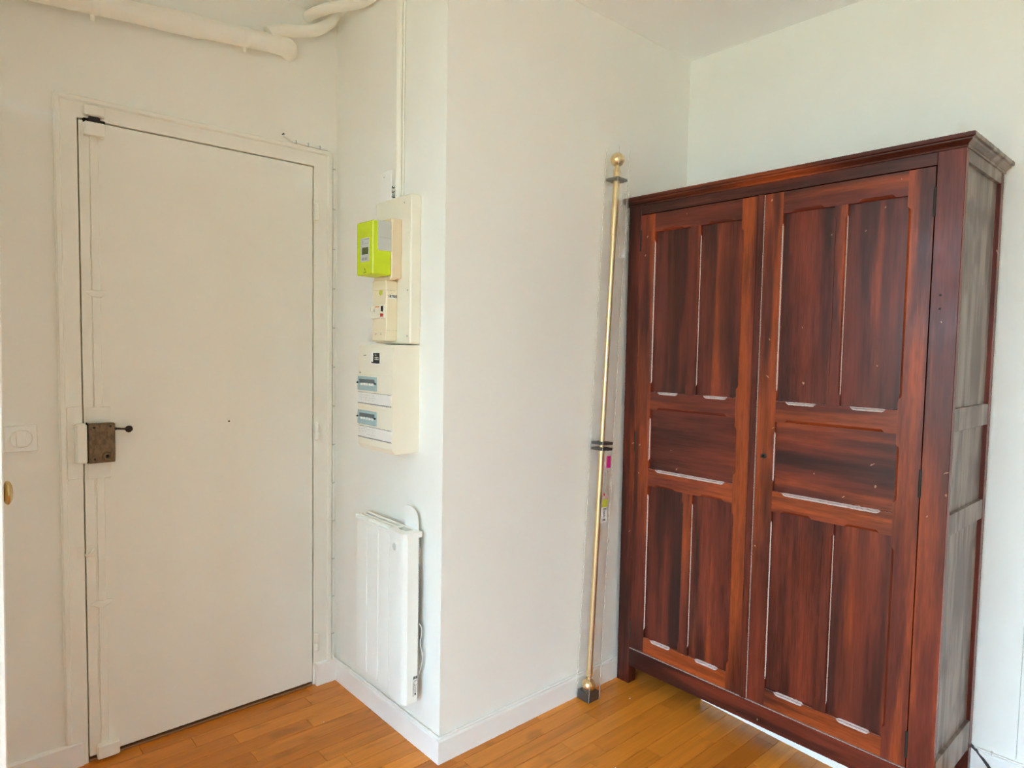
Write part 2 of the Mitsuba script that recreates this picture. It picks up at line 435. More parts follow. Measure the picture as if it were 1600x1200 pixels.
# foreground door leaf, standing open edge-on at the left rim of the view, with its knob
def open_door():
    t = math.radians(0.52)
    def lean(m):
        v = np.array(m.vertices)
        v[:, 0] -= (1.276 - v[:, 2]) * math.tan(t) * 1.0
        return trimesh.Trimesh(v, m.faces, process=False)
    X = -1.1265 + 0.0019
    struct('door_2', lean(box([X - 0.040, -0.160, 0.004], [X, 0.664, 2.04], 0.0025)), 'paint_trim')  # leaf lengthened back to the wall to stop window light
    struct('added_trim_3', box([X - 0.075, 0.668, 0.0], [X + 0.010, D, 2.10], 0.002), 'paint_trim')  # added unseen post, closes the light gap behind the leaf
    struct('added_partition', box([X - 0.075, -0.165, 2.06], [X - 0.010, D, H]), 'paint_wall')  # added unseen wall over the leaf, keeps window light off the entrance wall
    kx = X - 0.0019
    rose = lathe([(0.016, 0), (0.016, 0.003), (0.008, 0.0045), (0.006, 0.008)], [kx, -0.10, 1.062], [1, 0, 0], 20)
    kn = trimesh.creation.icosphere(3, 1.0)
    kn.apply_scale([0.0085, 0.022, 0.0235]); kn.apply_translation([kx + 0.0100, -0.10, 1.062])
    add('door_2__knob', trimesh.util.concatenate([rose, kn]), 'brass_knob', smooth=40, label='oval brass knob')
open_door()

# ================================================================= PIPES, CABLES
def pipes():
    # thick pipe along the entrance wall: rises gently to the corner and turns into the wall
    yb = D - 0.048
    def zc(x):
        return 2.405 + 0.094 * (x + 0.555)
    xs = np.linspace(-1.13, -0.30, 20)
    pts = [(x, yb, zc(x)) for x in xs] + [(-0.245, yb + 0.002, zc(-0.245)), (-0.212, yb + 0.016, zc(-0.21)), (-0.200, yb + 0.046, zc(-0.2) + 0.002), (-0.199, D + 0.001, zc(-0.2) + 0.004)]
    rr = [0.0315 + (0.0045 * math.exp(-((x + 0.59) / 0.07) ** 2)) for x in xs] + [0.0330, 0.0335, 0.033, 0.033]
    k = add('water_pipe', tube(pts, rr, 24, 110), 'paint_pipe', smooth=True, label='thick cream-painted water pipe running along the wall high above the entrance door', category='pipe')
    def ring(x, w, dr_):
        a = [(x - w, yb, zc(x - w)), (x - w * 0.6, yb, zc(x - w * .6)), (x + w * 0.6, yb, zc(x + w * .6)), (x + w, yb, zc(x + w))]
        return tube(a, [0.0315, 0.0315 + dr_, 0.0315 + dr_, 0.0315], 24)
    add(k + '__coupling', ring(-0.537, 0.022, 0.0050), 'paint_pipe', smooth=40)
    for x in (-0.825, -0.372):
        c = ring(x, 0.010, 0.0020)
        lug = tube([(x, yb + 0.004, zc(x) - 0.030), (x, yb + 0.012, zc(x) - 0.047)], [0.0075, 0.0065], 12)
        arm = box([x - 0.006, yb + 0.028, zc(x) - 0.012], [x + 0.006, D + 0.002, zc(x) + 0.012], 0.002)
        add(k + '__clip', [c, lug, arm], 'paint_pipe', smooth=40)
    # thinner branch: leaves the thick pipe, follows the wall to the corner and curls up
    b = [(-0.292, yb - 0.004, 2.458), (-0.255, yb - 0.008, 2.478), (-0.20, yb - 0.011, 2.495), (-0.126, yb - 0.012, 2.520), (-0.078, yb - 0.013, 2.553), (-0.052, yb - 0.016, 2.583), (-0.042, yb - 0.018, H + 0.004)]
    add(k + '__branch', tube(b, [0.024, 0.0225] + [0.0205] * 5, 20, 80), 'paint_pipe', smooth=True, label='thinner branch rising to the ceiling corner')
    c = [(-0.121, D + 0.002, 2.592), (-0.119, 0.700, 2.592), (-0.108, 0.655, 2.592), (-0.086, 0.594, 2.591), (-0.050, 0.535, 2.590), (-0.026, 0.470, 2.590), (-0.0225, 0.40, 2.590), (-0.0225, 0.25, 2.590), (-0.0225, 0.12, 2.592), (-0.016, 0.07, 2.594), (0.004, 0.05, 2.594)]
    add('ceiling_pipe', tube(c, 0.0195, 18, 110), 'paint_pipe', smooth=True, label='thin cream-painted pipe crossing the ceiling corner above the bent end of the thick pipe', category='pipe')
    # upright conduit feeding the meter board, with a slim wire beside it
    k = add('meter_conduit', tube([(-0.0105, 0.258, 1.853), (-0.0105, 0.258, 2.2), (-0.0105, 0.2575, H + 0.01)], 0.0125, 16), 'paint_pipe', smooth=True,
            label='upright white conduit dropping from the ceiling to the meter board', category='conduit')
    add(k + '__wire', tube([(-0.005, 0.2405, 1.853), (-0.005, 0.2405, 2.2), (-0.005, 0.240, H + 0.01)], 0.0042, 10), 'paint_pipe', smooth=True)
    for z in (2.02, 2.43):
        add(k + '__clip', tube([(-0.0105, 0.258, z - 0.006), (-0.0105, 0.258, z + 0.006)], 0.0142, 16), 'paint_pipe', smooth=40)

def wire_run():
    # white cable: starts over the casing, rounds its corner, drops beside it, follows the skirting to the right
    yc = D - 0.0045
    pts = [(-0.2185, yc, 2.135), (-0.205, yc, 2.126), (-0.185, yc, 2.1195), (-0.16, yc, 2.1165), (-0.10, yc, 2.1150), (-0.055, yc, 2.1145), (-0.030, yc, 2.108), (-0.019, yc, 2.09), (-0.0165, yc, 2.06)]
    down = [(-0.0165, yc, z) for z in np.linspace(1.9, 0.22, 9)] + [(-0.0165, yc, 0.16), (-0.0165, yc, 0.125), (-0.018, yc - 0.006, 0.103), (-0.016, yc - 0.016, 0.0905), (-0.0090, D - 0.040, 0.0855), (-0.0075, D - 0.07, 0.0845)]
    run = [(-0.0065, y, 0.0840) for y in np.linspace(0.60, 0.03, 7)] + [(-0.0065, 0.006, 0.084), (-0.003, -0.0055, 0.084), (0.012, -0.0065, 0.084)] + [(x, -0.0065, 0.084) for x in np.linspace(0.1, 0.86, 6)]
    k = add('wall_cable', tube(pts + down + run, 0.0044, 8, 420), 'paint_trim', smooth=True, label='thin white clipped cable running round the door casing and along the skirting', category='cable')
    add(k + '__cut_end', lathe([(0.0042, 0), (0.0042, 0.006), (0, 0.006)], [-0.2155, yc, 2.134], [-0.8, 0, 0.6], 10), 'iron_dark')
    for x in (-0.17, -0.122, -0.074):
        add(k + '__clip', box([x - 0.0025, yc - 0.005, 2.110], [x + 0.0025, D, 2.124], 0.001), 'plastic_grey')
    for z in np.linspace(2.045, 0.19, 13):
        add(k + '__clip', box([-0.023, yc - 0.005, z - 0.0025], [-0.010, D, z + 0.0025], 0.001), 'plastic_grey')
    for y in np.linspace(0.60, 0.05, 6):
        add(k + '__clip', box([-0.0115, y - 0.003, 0.078], [0.0, y + 0.003, 0.0895], 0.001), 'paint_trim')
    for x in (0.065, 0.28, 0.50):
        add(k + '__clip', box([x - 0.003, -0.0115, 0.078], [x + 0.003, 0.0, 0.0895], 0.001), 'paint_trim')
pipes()
wire_run()

# ================================================================= METER BOARD
def meter_board():
    y0, y1 = 0.133, 0.358
    k = add('meter_board', box([-0.040, y0, 1.369], [0.0, y1, 1.857], 0.004), 'plastic_cream', label='tall cream plastic backing board behind the lime green meter', category='meter board')
    add(k + '__cover_step', box([-0.0415, y0 + 0.004, 1.372], [-0.039, y0 + 0.052, 1.735], 0.0006), 'plastic_cream')
    for y, z in ((0.175, 1.832), (0.150, 1.545), (0.150, 1.395)):
        add(k + '__screw', lathe([(0.003, 0), (0.003, 0.0006), (0, 0.0006)], [-0.040 if z > 1.8 else -0.0415, y, z], [-1, 0, 0], 10), 'ink_grey')

def name_plate():
    k = add('marking_strip', box([-0.022, 0.288, 1.800], [0.0, 0.362, 1.965], 0.002), 'plastic_white', label='small white strip marked with black digits beside the conduit above the meter board', category='label strip')
    add(k + '__lettering', text_on('B53', 0.0155, [-0.0035, 0.288, 1.868], [0, 0, 1], [-1, 0, 0], True), 'ink_black')
    add(k + '__hole', lathe([(0.0025, 0), (0.0025, 0.0006), (0, 0.0006)], [-0.022, 0.335, 1.945], [-1, 0, 0], 10), 'ink_grey')

def meter():
    y0, y1 = 0.190, 0.296
    k = add('electricity_meter', box([-0.148, y0, 1.5915], [-0.079, y1, 1.765], 0.004), 'plastic_lime', label='lime green electricity meter with a small screen', category='meter')
    P = k + '__'
    add(P + 'base', box([-0.079, y0 - 0.002, 1.583], [-0.040, y1 + 0.004, 1.779], 0.003), 'plastic_beige', label='beige base')
    add(P + 'base_lip', box([-0.083, y0 + 0.0015, 1.578], [-0.060, y1, 1.5905], 0.002), 'plastic_beige')
    g = box([-0.1295, y0 - 0.0012, 1.670], [-0.0795, y0 + 0.004, 1.7655], 0.0008)
    add(P + 'terminal_cover', g, 'plastic_grey', label='grey cover plate')
    add(P + 'terminal_cover__seam', box([-0.1290, y0 - 0.0015, 1.7110], [-0.0800, y0, 1.7120]), 'ink_grey')
    f = -0.148
    fp = add(P + 'front_label', box([f - 0.0012, 0.2115, 1.634], [f + 0.001, 0.267, 1.711], 0.0004), 'plastic_grey', label='pale grey label with screen')
    add(fp + '__screen', box([f - 0.0018, 0.2165, 1.658], [f, 0.2575, 1.6805], 0.0004), 'lcd_green')
    for y in (0.224, 0.245):
        add(fp + '__button', box([f - 0.0026, y, 1.6395], [f, y + 0.013, 1.648], 0.0008), 'ink_grey')
    add(fp + '__print', [box([f - 0.0015, 0.213, 1.7055], [f, 0.2655, 1.7075]), box([f - 0.0015, 0.213, 1.6915], [f, 0.2655, 1.6928]), box([f - 0.0015, 0.250, 1.696], [f, 0.257, 1.7025]),
                         text_on('LINKY', 0.0052, [f - 0.0012, 0.246, 1.6965], [0, -1, 0], [0, 0, 1])][:3], 'ink_grey')
    add(P + 'marks', [box([f - 0.0006, 0.238, 1.6065], [f, 0.241, 1.6125]), box([f - 0.0006, 0.232, 1.599], [f, 0.247, 1.6008])], 'lcd_green')

def main_breaker():
    y0, y1 = 0.213, 0.302
    k = add('main_breaker', box([-0.083, y0, 1.3775], [-0.040, y1, 1.578], 0.0035), 'plastic_yellowed', label='yellowed cream circuit breaker box with green dot and red button under the meter', category='breaker')
    P = k + '__'
    f = -0.083
    add(P + 'top_cover', box([f - 0.002, y0, 1.545], [-0.045, y1, 1.5785], 0.002), 'plastic_yellowed')
    add(P + 'bottom_cover', box([f - 0.002, y0, 1.3770], [-0.045, y1, 1.4120], 0.002), 'plastic_yellowed')
    s = add(P + 'switch_panel', box([f - 0.007, y0 + 0.002, 1.452], [f + 0.002, y1 - 0.001, 1.497], 0.0015), 'plastic_cream')
    add(s + '__lever', box([f - 0.0125, y1 - 0.014, 1.476], [f - 0.006, y1 - 0.003, 1.492], 0.0015), 'plastic_cream')
    add(s + '__handle', box([f - 0.0095, y0 + 0.008, 1.476], [f - 0.006, y0 + 0.020, 1.493], 0.001), 'ink_black')
    add(s + '__test_button', box([f - 0.0100, y0 + 0.008, 1.458], [f - 0.006, y0 + 0.023, 1.4685], 0.001), 'ink_red', label='red test button')
    add(s + '__print', box([f - 0.0074, y0 + 0.032, 1.4895], [f - 0.006, y0 + 0.062, 1.4925]), 'ink_orange')
    add(s + '__mark', box([f - 0.0074, y1 - 0.025, 1.474], [f - 0.006, y1 - 0.019, 1.484]), 'ink_grey')
    add(P + 'seal', lathe([(0.0105, 0), (0.0105, 0.0010), (0.009, 0.0016), (0, 0.0016)], [f, y0 + 0.036, 1.5395], [-1, 0, 0], 20), 'ink_olive', label='round green seal')
    # barcode sticker on the right cheek
    bc = add(P + 'barcode', box([-0.0755, y0 - 0.0006, 1.5180], [-0.0445, y0 + 0.001, 1.5320]), 'paper', label='barcode sticker')
    r = random.Random(3)
    bars, x = [], -0.0745
    while x < -0.0465:
        w = r.choice([0.0009, 0.0014, 0.002, 0.003])
        bars.append(box([x, y0 - 0.0009, 1.5215], [x + w, y0, 1.5310])); x += w + r.choice([0.0009, 0.0013, 0.002])
    add(bc + '__bars', bars, 'ink_black')
    for y in (y0 + 0.030, y0 + 0.062):
        add(P + 'screw_cover', box([f - 0.0026, y - 0.004, 1.3985], [f, y + 0.004, 1.4015]), 'ink_grey')
    for z in (1.5445, 1.4125):
        add(P + 'cheek_seam', box([-0.081, y0 - 0.0004, z], [-0.042, y0 + 0.001, z + 0.0008]), 'ink_grey')

def fuse_box():
    y0, y1 = 0.137, 0.362
    # section across the box: flat cheeks, softly bowed lower front
    prof = [(0, 1.007), (-0.092, 1.005), (-0.103, 1.022), (-0.104, 1.32), (-0.100, 1.355), (-0.094, 1.3645), (0, 1.3645)]
    k = add('distribution_board', prism([(x, z) for x, z in prof], y0, y1, 1), 'plastic_cream', smooth=25, label='cream distribution board with two rows of breakers above the radiator', category='fuse box')
    P = k + '__'
    f = -0.104
    st = add(P + 'sticker', box([f - 0.0006, 0.214, 1.2990], [f + 0.002, 0.2765, 1.3390]), 'paper', label='black and white sticker')
    add(st + '__print', [box([f - 0.0010, 0.2170, 1.3020], [f, 0.258, 1.3365]), box([f - 0.0010, 0.258, 1.3020], [f, 0.2695, 1.3070])], 'ink_black')
    add(st + '__lines', [box([f - 0.0013, 0.2200, 1.3200], [f, 0.2480, 1.3222]), box([f - 0.0013, 0.2200, 1.3145], [f, 0.2480, 1.3163]), box([f - 0.0013, 0.236, 1.3290], [f, 0.252, 1.3305])], 'paper')
    add(P + 'maker_mark', box([f - 0.0004, 0.309, 1.3255], [f, 0.3255, 1.3290]), 'ink_grey')
    for z in (1.2315, 1.1145):
        w = add(P + 'breaker_window', box([f - 0.003, 0.2345, z - 0.024], [f + 0.002, 0.3605, z + 0.024], 0.001), 'plastic_bluegrey', label='blue-grey window over a row of breakers')
        add(w + '__slot', box([f - 0.0045, 0.2440, z + 0.0010], [f - 0.002, 0.3460, z + 0.0150], 0.0006), 'plastic_slate')
        for j in range(5):
            yy = 0.2505 + j * 0.0185
            add(w + '__toggle', box([f - 0.0075, yy, z - 0.0060], [f - 0.002, yy + 0.0085, z + 0.0022], 0.001), 'plastic_white')
        add(w + '__rail', box([f - 0.0038, 0.2360, z - 0.022], [f - 0.002, 0.3590, z - 0.0085], 0.0005), 'plastic_bluegrey')
        for yy in (0.2375, 0.3575):
            add(w + '__catch', lathe([(0.003, 0), (0.003, 0.006), (0, 0.006)], [f - 0.002, yy, z + 0.002], [-1, 0, 0], 10), 'iron_dark')
        s = add(P + 'label_strip', box([f - 0.0018, 0.1425, z - 0.0665], [f + 0.001, 0.3585, z - 0.0315], 0.0005), 'paper', label='white label strip')
        rr = random.Random(int(z * 1000))
        wr = []
        for row in range(3):
            yy = 0.350
            while yy > 0.245:
                ln = rr.uniform(0.004, 0.012)
                wr.append(box([f - 0.0021, yy - ln, z - 0.0400 - row * 0.0085], [f - 0.001, yy, z - 0.0390 - row * 0.0085]))
                yy -= ln + rr.uniform(0.003, 0.010)
        add(s + '__writing', wr, 'ink_grey')
        add(P + 'strip_groove', [box([f - 0.0014, 0.1415, z - 0.0705], [f + 0.001, 0.3600, z - 0.0672]), box([f - 0.0012, 0.1415, z - 0.0308], [f + 0.001, 0.3600, z - 0.0298])], 'ink_grey')
    add(P + 'screw', lathe([(0.0035, 0), (0.003, 0.001), (0, 0.001)], [f, 0.348, 1.2680], [-1, 0, 0], 12), 'ink_grey')
    for z in (1.2625, 1.1480):
        add(P + 'cover_seam', box([f - 0.0004, 0.140, z], [f, 0.3600, z + 0.0007]), 'plastic_beige')
meter_board(); name_plate(); meter(); main_breaker(); fuse_box()

# ================================================================= RADIATOR
def radiator():
    z0, z1 = 0.180, 0.733
    fins = [(0.267, 0.345), (0.345, 0.421), (0.192, 0.267)]
    # carcass behind the fins, painted grey to deepen the shade in the gaps
    k = add('radiator', box([-0.058, 0.0895, z0 + 0.004], [-0.022, 0.4195, z1], 0.003), 'ink_grey', label='white slim electric radiator mounted on the wall below the distribution board', category='radiator')
    P = k + '__'
    for a, b in sorted(fins, reverse=True):
        add(P + 'fin', box([-0.0755, a + 0.0017, z0 + 0.010], [-0.0600, b - 0.0017, z1 + 0.004], 0.0030), 'plastic_radiator')
    # control column: bowed front, rounded lower end
    ys = np.linspace(0.087, 0.191, 13)
    def front(y):
        t = (y - 0.087) / 0.104
        return -(0.0775 + 0.0075 * math.sin(math.pi * min(1, 0.25 + 0.75 * t)) * 1.0 - (0.012 * max(0, 1 - t / 0.10)))
    poly = [(-0.030, 0.087)] + [(front(y), y) for y in ys] + [(-0.030, 0.191)]
    m = prism(poly, z0 - 0.002, z1 + 0.004, 2)
    add(P + 'control_column', m, 'plastic_radiator', smooth=35)
    sens = [-0.0845, 0.1475, 0.698]
    s = add(P + 'sensor', lathe([(0.0155, -0.004), (0.0155, 0.0012), (0.0135, 0.0024), (0.0115, 0.0012), (0.0115, 0.0)], sens, [-1, 0, 0], 26), 'plastic_white', smooth=30)
    add(s + '__lens', lathe([(0.0115, 0.0), (0.0112, 0.0010), (0.006, 0.0018), (0, 0.0019)], sens, [-1, 0, 0], 24), 'plastic_grey', smooth=40, label='round grey sensor lens')
    # top grille: back rail, front rail, cross bars, scooped outlets
    zt = 0.752
    add(P + 'grille', [box([-0.030, 0.0855, zt - 0.012], [-0.018, 0.4260, zt], 0.002)] + [box([-0.052, 0.190, zt - 0.014], [-0.042, 0.4260, zt - 0.001], 0.002)]
        + [box([-0.080, y - 0.0035, zt - 0.016], [-0.020, y + 0.0035, zt - 0.001], 0.0015) for y in (0.1935, 0.2685, 0.3455, 0.4225)]
        + [box([-0.080, 0.190, zt - 0.018], [-0.066, 0.4260, zt - 0.008], 0.002)], 'plastic_radiator')
    for y in (0.231, 0.307, 0.384):
        sc = tube([(-0.066, y - 0.031, zt - 0.0075), (-0.066, y + 0.031, zt - 0.0075)], 0.0085, 14)
        add(P + 'air_outlet', sc, 'plastic_radiator', smooth=40)
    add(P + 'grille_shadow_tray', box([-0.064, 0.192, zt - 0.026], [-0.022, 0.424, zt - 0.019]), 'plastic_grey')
    cap = prism([(-0.018, 0.0845)] + [(front(y) - 0.004, y - 0.002 * (1 if y < 0.1 else 0)) for y in ys] + [(-0.018, 0.191)], z1 + 0.001, zt, 2)
    c = add(P + 'control_cap', cap, 'plastic_white', smooth=35)
    add(c + '__display', box([-0.058, 0.118, zt - 0.001], [-0.032, 0.172, zt + 0.0006], 0.0003), 'plastic_grey', label='grey display')
    add(c + '__button', box([-0.060, 0.145, zt], [-0.052, 0.160, zt + 0.0012], 0.0004), 'ink_grey')
    # flap standing up behind the right end
    th = np.linspace(0, np.pi / 2, 14)
    pts = [(0.188, 0.745), (0.188, 0.823)] + [(0.150 - 0.0 - 0.045 * math.sin(t), 0.778 + 0.045 * math.cos(t)) for t in th] + [(0.105, 0.745)]
    add(P + 'back_flap', prism(pts, -0.0205, -0.0185, 0), 'plastic_white', label='curved white plastic flap standing behind the top')
    # feed wire and brackets behind
    add(P + 'wall_bracket', box([-0.024, 0.120, 0.62], [0.0, 0.15, 0.69], 0.002), 'plastic_white')
    for y, z in ((0.36, 0.62), (0.12, 0.24), (0.36, 0.24)):
        add(P + 'wall_bracket', box([-0.024, y, z], [0.0, y + 0.03, z + 0.07], 0.002), 'plastic_white')
    add(P + 'feed_wire', tube([(-0.020, 0.096, 0.44), (-0.016, 0.0850, 0.405), (-0.018, 0.090, 0.37), (-0.014, 0.0815, 0.33), (-0.018, 0.088, 0.285), (-0.018, 0.100, 0.25)], 0.0022, 8, 40), 'plastic_grey', smooth=True)
    # rating plate low on the right cheek
    yf = 0.087
    rp = add(P + 'rating_plate', box([-0.0475, yf - 0.0006, 0.200], [-0.0310, yf + 0.001, 0.270]), 'paper', label='small black and white rating plate')
    bits = [box([-0.0465, yf - 0.0010, 0.2585], [-0.0405, yf, 0.268]), box([-0.0375, yf - 0.0010, 0.2585], [-0.0320, yf, 0.268]), box([-0.0472, yf - 0.0010, 0.2010], [-0.0455, yf, 0.252])]
    r = random.Random(5)
    for i in range(9):
        z = 0.2145 + i * 0.0046
        bits.append(box([-0.0435, yf - 0.0010, z], [-0.0435 + r.uniform(0.003, 0.010), yf, z + 0.0016]))
    bits.append(lathe([(0.0035, -0.001), (0.0035, 0.0010), (0, 0.0010)], [-0.0385, yf, 0.2075], [0, -1, 0], 14))
    add(rp + '__print', bits, 'ink_black')
radiator()

# ================================================================= SWITCH
def light_switch():
    y = D
    k = add('light_switch', box([-1.0625, y - 0.010, 1.0255], [-0.981, y, 1.1055], 0.003), 'plastic_white', label='square white light switch on the wall left of the entrance door', category='switch')
    cx, cz = -1.0215, 1.0655
    add(k + '__ring', lathe([(0.0285, 0.009), (0.0285, 0.0118), (0.0270, 0.0128), (0.0255, 0.0103), (0.0, 0.0103)], [cx, y, cz], [0, -1, 0], 32), 'plastic_white', smooth=30)
    add(k + '__rocker', box([cx - 0.0135, y - 0.0165, cz - 0.0235], [cx + 0.0135, y - 0.006, cz + 0.0235], 0.002), 'plastic_white')
light_switch()

# ================================================================= WARDROBE
WX, WY0, WY1, WB = 0.8877, -0.0170, -1.1620, 1.2880
def bar(vertical, a0, a1, b0, b1, front, back, open0=(), open1=(), cm=0.0095, dc=0.0115, stop=0.030, ramp=0.012):
    """A frame member facing -x: runs along z (vertical) or y; width b0..b1; its edges facing an opening carry stopped chamfers."""
    ts = {a0, a1}
    for o in (*open0, *open1):
        for q in (o[0] + stop, o[0] + stop + ramp, o[1] - stop - ramp, o[1] - stop):
            ts.add(q)
        for fr in (0.33, 0.67):
            ts.add(o[0] + stop + ramp * fr); ts.add(o[1] - stop - ramp * fr)
    ts = sorted(t for t in ts if a0 - 1e-9 <= t <= a1 + 1e-9)
    def ch(t, opens):
        for o in opens:
            if o[0] + stop < t < o[1] - stop:
                u = min(1.0, (t - o[0] - stop) / ramp, (o[1] - stop - t) / ramp)
                return max(1e-5, u * u * (3 - 2 * u))
        return 1e-5
    rows = []
    for t in ts:
        c0, c1 = ch(t, open0), ch(t, open1)
        rows.append([(t, b0, back), (t, b0, front + dc * c0), (t, b0 + 0.45 * cm * c0, front + 0.42 * dc * c0), (t, b0 + cm * c0, front), (t, b1 - cm * c1, front), (t, b1 - 0.45 * cm * c1, front + 0.42 * dc * c1), (t, b1, front + dc * c1), (t, b1, back)])
    rows = np.array(rows)
    n, k = rows.shape[:2]
    v = rows.reshape(-1, 3)
    v = v[:, [2, 1, 0]] if vertical else v[:, [2, 0, 1]]
    f = []
    for i in range(n - 1):
        for j in range(k):
            j2 = (j + 1) % k
            f += [[i * k + j, i * k + j2, (i + 1) * k + j2], [i * k + j, (i + 1) * k + j2, (i + 1) * k + j]]
    for j in range(1, k - 1):
        f += [[0, j, j + 1], [(n - 1) * k, (n - 1) * k + j + 1, (n - 1) * k + j]]
    m = trimesh.Trimesh(v, np.array(f), process=False)
    m.fix_normals()
    return m

def highlight_strip(vertical, edge, opens, front, side, lo=0.14, hi=0.43, cmin=0.0, cm=0.0095, dc=0.0115, stop=0.030, ramp=0.012):
    """A pale painted highlight on the stopped chamfer along one edge (lo..hi across it); side = +1: the member lies towards larger b."""
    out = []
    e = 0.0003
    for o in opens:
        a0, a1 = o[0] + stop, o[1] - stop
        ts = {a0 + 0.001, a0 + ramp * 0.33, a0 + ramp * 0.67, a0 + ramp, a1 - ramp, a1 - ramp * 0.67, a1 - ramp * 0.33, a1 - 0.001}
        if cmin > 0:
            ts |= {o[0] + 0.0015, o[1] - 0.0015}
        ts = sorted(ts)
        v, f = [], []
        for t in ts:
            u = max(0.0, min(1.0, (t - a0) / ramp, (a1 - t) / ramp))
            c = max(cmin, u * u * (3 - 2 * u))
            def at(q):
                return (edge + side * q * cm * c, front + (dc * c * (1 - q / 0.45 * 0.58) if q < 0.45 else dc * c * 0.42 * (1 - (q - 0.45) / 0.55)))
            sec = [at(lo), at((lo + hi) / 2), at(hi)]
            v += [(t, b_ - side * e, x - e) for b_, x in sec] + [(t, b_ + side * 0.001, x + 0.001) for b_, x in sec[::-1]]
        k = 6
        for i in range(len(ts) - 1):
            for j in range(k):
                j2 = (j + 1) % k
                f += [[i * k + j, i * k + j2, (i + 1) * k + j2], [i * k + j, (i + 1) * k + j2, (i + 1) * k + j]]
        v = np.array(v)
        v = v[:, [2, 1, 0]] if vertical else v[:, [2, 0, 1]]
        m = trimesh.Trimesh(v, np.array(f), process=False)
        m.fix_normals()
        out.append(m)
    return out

def wood(key, mesh, horiz, tone, mat='wood_wardrobe', **lab):
    ms = mesh if isinstance(mesh, list) else [mesh]
    ts = tone if isinstance(tone, list) else [tone] * len(ms)
    hs = horiz if isinstance(horiz, list) else [horiz] * len(ms)
    uv = np.vstack([tag_uv(m, 0.9 if h else 0.1, t) for m, h, t in zip(ms, hs, ts)])
    return add(key, trimesh.util.concatenate(ms), mat, uv=uv, **lab)

